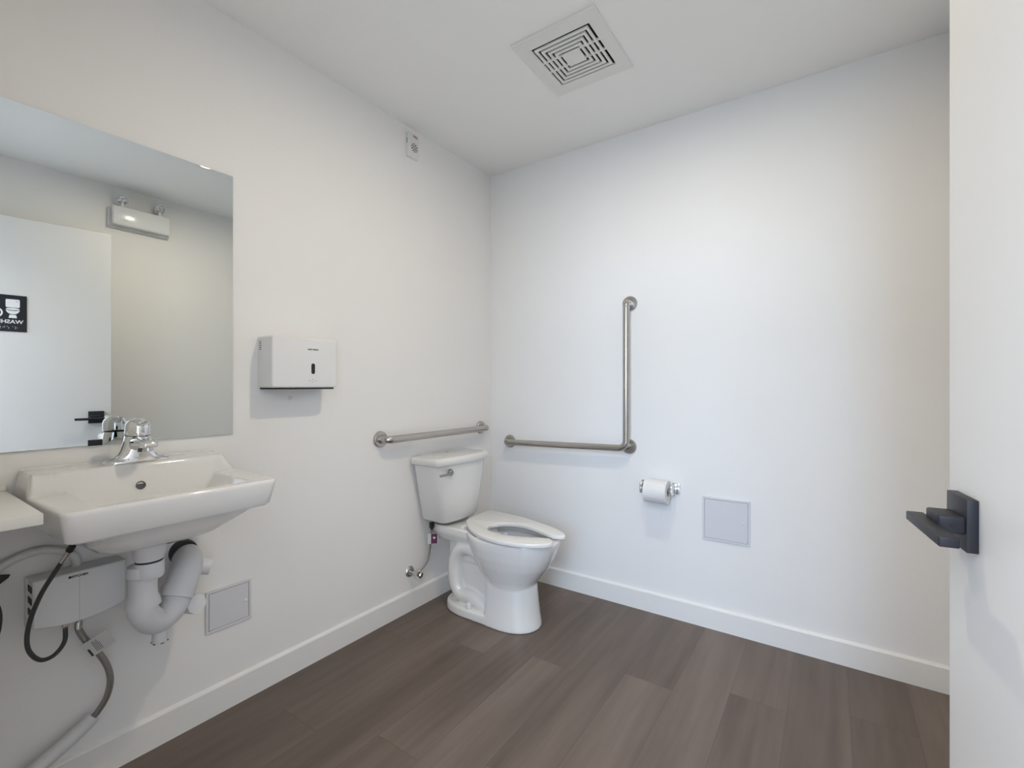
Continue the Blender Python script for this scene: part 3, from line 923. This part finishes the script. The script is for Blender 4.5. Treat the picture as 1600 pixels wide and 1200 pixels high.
# paper tag wrapped on the hose
tm = frame_mtx((0.0665, -1.921, 0.407), Vector((0.15, 0.86, 0.42)), Vector((0.0, -0.44, 0.90)))
bm = BM()
add_box(bm, (-0.016, -0.0245, -0.0004), (0.044, 0.0245, 0.0004), 0.0, 1, tm)
tg = part('paper_tag', bm, M['tag'], h2, smooth=False); tg['label'] = 'white printed paper tag on the hose'
bm = BM()
for k in range(5):
    w_ = (0.034, 0.036, 0.031, 0.035, 0.025)[k]
    add_box(bm, (0.004 + k * 0.0032, -0.018, 0.0004), (0.0051 + k * 0.0032, -0.018 + w_, 0.0008), 0, 1, tm)
add_box(bm, (-0.011, -0.022, 0.0004), (-0.0060, 0.002, 0.0008), 0, 1, tm)
part('tag_print', bm, M['ink'], tg, smooth=False)
bm = add_tube(BM(), spline([(0.046, -1.914, 0.205), (0.046, -1.935, 0.188), (0.047, -1.985, 0.158), (0.048, -2.06, 0.120), (0.045, -2.11, 0.108), (0.02, -2.14, 0.106), (0.001, -2.150, 0.106)], 6), 0.0185, 22)
ps = finish(bm, 'pipe_sleeve', M['pvc'], (0.045, -2.0, 0.14))
tag(ps, 'white pipe cover sleeve at the lower left around the braided hose end', 'pipe cover')
bm = BM()
cpts = spline([(0.022, -1.945, 0.632), (0.020, -1.9465, 0.655), (0.016, -1.965, 0.676), (0.0125, -2.005, 0.693), (0.0115, -2.05, 0.689), (0.0115, -2.095, 0.668), (0.0115, -2.14, 0.63), (0.0115, -2.17, 0.575), (0.0115, -2.18, 0.50)], 8)
add_tube(bm, cpts, 0.0105, 16)
cd = finish(bm, 'flexible_conduit', mat('grey_conduit', (0.74, 0.735, 0.71), 0.5, bump=0.5, bscale=350), (0.012, -2.06, 0.6))
tag(cd, 'grey flexible conduit curving over the wall from the water heater top', 'conduit')
sv = thing('stop_valve', (0, -2.125, 0.63), 'black stop valve with hose at the far left wall edge, under the counter', 'valve')
bm = BM()
add_lathe(bm, [(0.016, 0), (0.016, 0.022), (0.012, 0.026), (0.012, 0.04)], (0, -2.122, 0.640), (1, 0, 0), 20)
part('valve_body', bm, M['black'], sv)
bm = BM()
add_prism(bm, [Vector((0.032, -2.124, 0.668)), Vector((0.032, -2.074, 0.655)), Vector((0.032, -2.078, 0.648)), Vector((0.032, -2.100, 0.632)), Vector((0.032, -2.124, 0.622))], (0.012, 0, 0), 0.002)
part('valve_handle', bm, M['black'], sv)
bm = add_tube(BM(), spline([(0.040, -2.118, 0.632), (0.040, -2.104, 0.600), (0.040, -2.094, 0.560), (0.040, -2.100, 0.505), (0.040, -2.125, 0.465), (0.038, -2.16, 0.452)], 8), 0.0065, 14)
part('valve_hose', bm, M['hose'], sv)

# ------------------------------------------------------------------ counter at the left
ct = thing('counter_shelf', (0.19, -2.17, 0.84), 'white laminate counter shelf left of the sink', 'counter')
bm = add_box(BM(), (0.0, RY + 0.001, 0.8415), (0.386, -2.0775, 0.8655), 0.0018, 2)
part('counter_top', bm, M['counter'], ct)
bm = add_box(BM(), (0.0, RY + 0.001, 0.8655), (0.014, -2.0775, 0.8775), 0.001, 1)
part('upstand', bm, M['counter'], ct)
for yy in (-2.25,):
    bm = BM()
    add_prism(bm, [Vector((0, yy, 0.8415)), Vector((0.30, yy, 0.8415)), Vector((0.30, yy, 0.825)), Vector((0.02, yy, 0.58)), Vector((0, yy, 0.58))], (0, -0.018, 0))
    part('bracket', bm, M['counter'], ct, smooth=False)

# ------------------------------------------------------------------ toilet
TYC = -0.470
to = thing('toilet', (0.35, TYC, 0), 'white two-piece toilet in the corner with an open-front seat', 'toilet')
def egg(xb, xf, hw, z, n=48, eb=3.0, ef=2.25, split=0.42, yc=TYC):
    xm = xb + (xf - xb) * split
    out = []
    for k in range(n):
        a = 2 * PI * k / n
        c, s = math.cos(a), math.sin(a)
        e = ef if c > 0 else eb
        ax = (xf - xm) if c > 0 else (xm - xb)
        out.append(Vector((xm + ax * math.copysign(abs(c) ** (2 / e), c), yc + hw * math.copysign(abs(s) ** (2 / e), s), z)))
    return out
bm = BM()
# bowl with hollow
loft(bm, [egg(0.400, 0.600, 0.100, 0.150), egg(0.392, 0.605, 0.105, 0.190), egg(0.372, 0.618, 0.112, 0.215), egg(0.340, 0.645, 0.126, 0.250), egg(0.312, 0.677, 0.143, 0.290, eb=2.4),
          egg(0.282, 0.703, 0.158, 0.335, eb=2.2), egg(0.258, 0.722, 0.168, 0.380, eb=2.1), egg(0.250, 0.730, 0.171, 0.408, eb=2.1), egg(0.252, 0.729, 0.170, 0.418, eb=2.1), egg(0.259, 0.723, 0.165, 0.4225, eb=2.1),
          egg(0.330, 0.690, 0.128, 0.4225, split=0.5), egg(0.337, 0.683, 0.122, 0.418, split=0.5), egg(0.338, 0.683, 0.122, 0.395, split=0.5), egg(0.325, 0.686, 0.130, 0.385, split=0.5),
          egg(0.345, 0.665, 0.120, 0.340, split=0.5), egg(0.385, 0.620, 0.090, 0.285, split=0.5), egg(0.430, 0.570, 0.055, 0.245, split=0.5)])
# front pedestal shell
def ped(xb, xf, hw, z):
    return egg(xb, xf, hw, z, eb=7.0, ef=2.2, split=0.35)
loft(bm, [ped(0.384, 0.636, 0.119, 0.0), ped(0.384, 0.635, 0.1185, 0.012), ped(0.388, 0.627, 0.114, 0.060), ped(0.391, 0.618, 0.109, 0.130), ped(0.394, 0.610, 0.105, 0.200), ped(0.396, 0.606, 0.100, 0.225)])
# base flange
loft(bm, [egg(0.105, 0.50, 0.117, 0.0, eb=2.6, ef=6, split=0.5), egg(0.106, 0.50, 0.116, 0.036, eb=2.6, ef=6, split=0.5), egg(0.112, 0.50, 0.110, 0.046, eb=2.6, ef=6, split=0.5)])
# recessed centre web and tank deck
add_box(bm, (0.150, TYC - 0.052, 0.0), (0.450, TYC + 0.052, 0.345), 0.01, 2)
add_box(bm, (0.125, TYC - 0.058, 0.24), (0.40, TYC + 0.058, 0.40), 0.02, 3)
def deck(xb, xf, hw, z):
    return egg(xb, xf, hw, z, eb=8, ef=8, split=0.5)
loft(bm, [deck(0.075, 0.34, 0.080, 0.345), deck(0.045, 0.36, 0.100, 0.385), deck(0.035, 0.36, 0.101, 0.398), deck(0.035, 0.36, 0.101, 0.416), deck(0.038, 0.36, 0.098, 0.4205)])
# trapway bulging on both flanks
for s in (-1, 1):
    yy = TYC + s * 0.057
    P = [(0.470, yy, 0.205), (0.410, yy, 0.246), (0.350, yy, 0.298), (0.285, yy, 0.326), (0.222, yy, 0.315), (0.182, yy, 0.262), (0.174, yy, 0.195), (0.184, yy, 0.128), (0.222, yy, 0.086), (0.290, yy, 0.083), (0.345, yy, 0.060), (0.380, yy, 0.030)]
    add_tube(bm, spline(P, 5), 0.038, 18)
bowl = part('bowl', bm, M['china'], to, ang=180)
md = bowl.modifiers.new('remesh', 'REMESH'); md.mode = 'VOXEL'; md.voxel_size = 0.0042; md.use_smooth_shade = True
md = bowl.modifiers.new('smooth', 'SMOOTH'); md.factor = 0.5; md.iterations = 8
# bolt caps
for s in (-1, 1):
    bm = add_lathe(BM(), [(0.0135, 0), (0.0135, 0.018), (0.011, 0.027), (0.006, 0.031), (0, 0.032)], (0.297, TYC + s * 0.098, 0.044), (0, 0, 1), 20)
    part('bolt_cap', bm, M['china'], to)
bm = BM()
loft(bm, [egg(0.345, 0.665, 0.112, 0.346, split=0.5), egg(0.345, 0.665, 0.113, 0.350, split=0.5)])
part('bowl_water', bm, M['water'], to)
# tank
def tank_ring(z, xb, xf, y0, y1, bow, r, n=10):
    """flat back, rounded front corners, bowed front"""
    pts = [Vector((xb, y1, z)), Vector((xb, y0, z))]
    yc = (y0 + y1) / 2; hw = (y1 - y0) / 2
    for k in range(6):
        a = PI / 2 * k / 5
        pts.append(Vector((xf - r + r * math.sin(a), y0 + r - r * math.cos(a), z)))
    m_ = 12
    for k in range(1, m_):
        t_ = k / m_
        y = y0 + r + (y1 - y0 - 2 * r) * t_
        u_ = (y - yc) / (hw - r)
        pts.append(Vector((xf + bow * (1 - u_ * u_), y, z)))
    for k in range(6):
        a = PI / 2 * k / 5
        pts.append(Vector((xf - r + r * math.cos(a), y1 - r + r * math.sin(a), z)))
    return pts
bm = BM()
loft(bm, [tank_ring(0.432, 0.040, 0.140, -0.570, -0.352, 0.006, 0.036), tank_ring(0.438, 0.030, 0.160, -0.590, -0.333, 0.010, 0.038), tank_ring(0.450, 0.024, 0.168, -0.606, -0.318, 0.014, 0.040),
          tank_ring(0.60, 0.020, 0.178, -0.636, -0.298, 0.017, 0.038), tank_ring(0.742, 0.018, 0.186, -0.662, -0.279, 0.019, 0.036)])
part('tank', bm, M['china'], to, ang=60)
bm = BM()
loft(bm, [tank_ring(0.736, 0.016, 0.191, -0.671, -0.270, 0.021, 0.028), tank_ring(0.741, 0.013, 0.197, -0.677, -0.263, 0.022, 0.030), tank_ring(0.762, 0.013, 0.199, -0.678, -0.262, 0.022, 0.030),
          tank_ring(0.770, 0.014, 0.197, -0.676, -0.264, 0.022, 0.030), tank_ring(0.7755, 0.018, 0.190, -0.669, -0.271, 0.022, 0.028), tank_ring(0.777, 0.026, 0.180, -0.660, -0.280, 0.020, 0.026)])
ld = part('tank_lid', bm, M['china'], to, ang=60)
bm = add_lathe(BM(), [(0.0065, 0), (0.0065, 0.0018), (0, 0.0022)], (0.052, -0.452, 0.7768), (0, 0, 1), 16)
part('lid_plug', bm, M['rubber'], ld)
# flush lever on the tank front
bm = BM()
hx = 0.203
add_lathe(bm, [(0.0165, -0.006), (0.0165, 0.004), (0.013, 0.010), (0.009, 0.014), (0, 0.015)], (hx - 0.004, -0.592, 0.703), (1, 0, -0.03), 24)
add_tube(bm, spline([(hx + 0.006, -0.592, 0.703), (hx + 0.014, -0.610, 0.702), (hx + 0.018, -0.645, 0.701), (hx + 0.015, -0.686, 0.701)], 6), [0.0085 - 0.00018 * i for i in range(19)], 14)
part('flush_lever', bm, mat('dark_chrome', (0.36, 0.36, 0.355), 0.28, metal=1.0), to)
# seat
seat_out = [(0.748, -0.556), (0.728, -0.584), (0.690, -0.612), (0.632, -0.638), (0.565, -0.652), (0.505, -0.654), (0.450, -0.645), (0.395, -0.628), (0.340, -0.602), (0.285, -0.562), (0.240, -0.520), (0.215, -0.490), (0.204, -0.462), (0.200, -0.420),
            (0.197, -0.360), (0.195, -0.300), (0.197, -0.276), (0.210, -0.266), (0.260, -0.264), (0.340, -0.272), (0.434, -0.284), (0.533, -0.308), (0.613, -0.332), (0.685, -0.364), (0.728, -0.394), (0.749, -0.420)]
seat_in = [(0.742, -0.440), (0.706, -0.452), (0.670, -0.446), (0.630, -0.432), (0.572, -0.411), (0.500, -0.396), (0.440, -0.405), (0.394, -0.438), (0.373, -0.481), (0.380, -0.524), (0.402, -0.552), (0.440, -0.569), (0.504, -0.573), (0.578, -0.555), (0.643, -0.528), (0.690, -0.504), (0.716, -0.500), (0.744, -0.530)]
bm = BM()
def smooth_poly(P, k=3):
    Q = P
    n = len(Q); out = []
    for i in range(n):
        p0, p1, p2, p3 = [Vector((*Q[j % n], 0)) for j in (i - 1, i, i + 1, i + 2)]
        for j in range(k):
            t_ = j / k
            out.append(0.5 * ((2 * p1) + (p2 - p0) * t_ + (2 * p0 - 5 * p1 + 4 * p2 - p3) * t_ * t_ + (-p0 + 3 * p1 - 3 * p2 + p3) * t_ ** 3))
    return out
op = smooth_poly(seat_out + seat_in, 3)
add_prism(bm, [Vector((p.x, p.y, 0.4275)) for p in op], (0, 0, 0.0190), 0.0050, 3)
part('seat', bm, M['seat'], to, ang=50)
for yy in (-0.535, -0.375):
    bm = add_lathe(BM(), [(0.011, -0.018), (0.011, 0.018)], (0.240, yy, 0.4255), (0, 1, 0), 18)
    part('seat_hinge', bm, M['seat'], to)
for x_, y_ in ((0.40, -0.618), (0.66, -0.585), (0.42, -0.325), (0.66, -0.380)):
    bm = add_box(BM(), (x_ - 0.012, y_ - 0.007, 0.4215), (x_ + 0.012, y_ + 0.007, 0.4285), 0.002, 1)
    part('seat_bumper', bm, M['seat'], to)

# toilet supply valve, hose and tag
va = thing('supply_valve', (0, -0.677, 0.195), 'chrome supply valve on the wall left of the toilet', 'valve')
bm = add_lathe(BM(), [(0.028, 0), (0.028, 0.003), (0.024, 0.008), (0.016, 0.011), (0.010, 0.012)], (0, -0.677, 0.195), (1, 0, 0), 30)
part('escutcheon', bm, M['nickel'], va)
bm = BM()
add_tube(bm, [(0.008, -0.677, 0.195), (0.046, -0.677, 0.195)], 0.0085, 16)
add_lathe(bm, [(0.012, -0.012), (0.013, 0), (0.012, 0.014)], (0.050, -0.677, 0.195), (1, 0, 0), 16)
add_tube(bm, [(0.050, -0.677, 0.195), (0.053, -0.655, 0.208)], 0.008, 14)
part('valve_body', bm, M['nickel'], va)
bm = BM()
add_lathe(bm, [(0.005, 0), (0.005, 0.012), (0.014, 0.013), (0.016, 0.017), (0.014, 0.022), (0, 0.023)], (0.058, -0.677, 0.195), (1, 0.25, -0.25), 12)
part('oval_handle', bm, M['nickel'], va)
hs = thing('supply_hose', (0.05, -0.60, 0.3), 'thin steel hose with a purple tag from the wall valve to the toilet tank', 'hose')
ph = spline([(0.053, -0.656, 0.207), (0.055, -0.640, 0.216), (0.058, -0.610, 0.240), (0.060, -0.596, 0.290), (0.062, -0.591, 0.345), (0.066, -0.589, 0.395), (0.068, -0.588, 0.430)], 8)
bm = add_tube(BM(), ph, 0.0055, 14)
part('braided_body', bm, M['braid'], hs)
bm = add_lathe(BM(), [(0.008, 0.398), (0.009, 0.402), (0.014, 0.410), (0.014, 0.4312)], (0.068, -0.588, 0), (0, 0, 1), 12)
part('coupling_nut', bm, M['rubber'], hs)
tm = frame_mtx((0.0685, -0.600, 0.352), (0.825, 0.55, 0.05), (-0.02, 0.03, 1))
bm = add_box(BM(), (-0.013, -0.0255, -0.0004), (0.040, 0.0255, 0.0004), 0, 1, tm)
tg = part('paper_tag', bm, M['tag'], hs, smooth=False); tg['label'] = 'white and purple tag'
bm = add_box(BM(), (0.004, -0.0245, -0.0008), (0.036, 0.0245, 0.0008), 0, 1, tm)
part('tag_print', bm, M['purple'], tg, smooth=False)
bm = BM()
add_prism(bm, [tm @ Vector((0.020 + x_ * 0.0065, 0.004 + y_ * 0.0065, 0.0009)) for x_, y_ in ((0, -1.1), (1, 0.1), (0.9, 0.8), (0.4, 0.9), (0, 0.5), (-0.4, 0.9), (-0.9, 0.8), (-1, 0.1))], tm.to_3x3() @ Vector((0, 0, 0.0004)))
part('tag_mark', bm, M['white_ink'], tg, smooth=False)

# ------------------------------------------------------------------ light: daylight from a corridor window behind the camera, an added corridor fill, plus the ceiling lamp
w = bpy.data.worlds.new('World')
S.world = w
w.use_nodes = True
bg = w.node_tree.nodes['Background']
bg.inputs[0].default_value = (0.72, 0.84, 1.0, 1)
bg.inputs[1].default_value = 1.0
la = bpy.data.lights.new('window_daylight', 'AREA')
la.shape = 'RECTANGLE'
la.size = 1.3
la.size_y = 1.3
la.energy = 106
la.color = (0.49, 0.695, 1.0)
lo = bpy.data.objects.new('window_daylight', la)
lo.location = (2.30, -5.3, 1.90)
lo.rotation_euler = (math.radians(90), 0, 0)
COL.objects.link(lo)
lb = bpy.data.lights.new('corridor_fill_light', 'AREA')  # added soft fill from overhead, no known fixture in the corridor
lb.shape = 'RECTANGLE'
lb.size = 1.8
lb.size_y = 1.2
lb.energy = 78
lb.color = (1.0, 0.97, 0.97)
lp = bpy.data.objects.new('corridor_fill_light', lb)
lp.location = (1.6, -3.5, 2.6)
COL.objects.link(lp)

# ------------------------------------------------------------------ camera
cam = bpy.data.cameras.new('camera')
cam.sensor_width = 36
cam.lens = 36 * 730 / 1600
cam.shift_y = 2 / 1600
cam.clip_start = 0.02
co = bpy.data.objects.new('camera', cam)
co.location = (1.76127393, -2.33291345, 1.136)
co.rotation_euler = (math.radians(90), 0, math.radians(34.40847))
COL.objects.link(co)
S.camera = co

S.view_settings.view_transform = 'Standard'
S.view_settings.look = 'None'
S.view_settings.exposure = 0.0
S.view_settings.gamma = 1.0
S.view_settings.use_curve_mapping = False
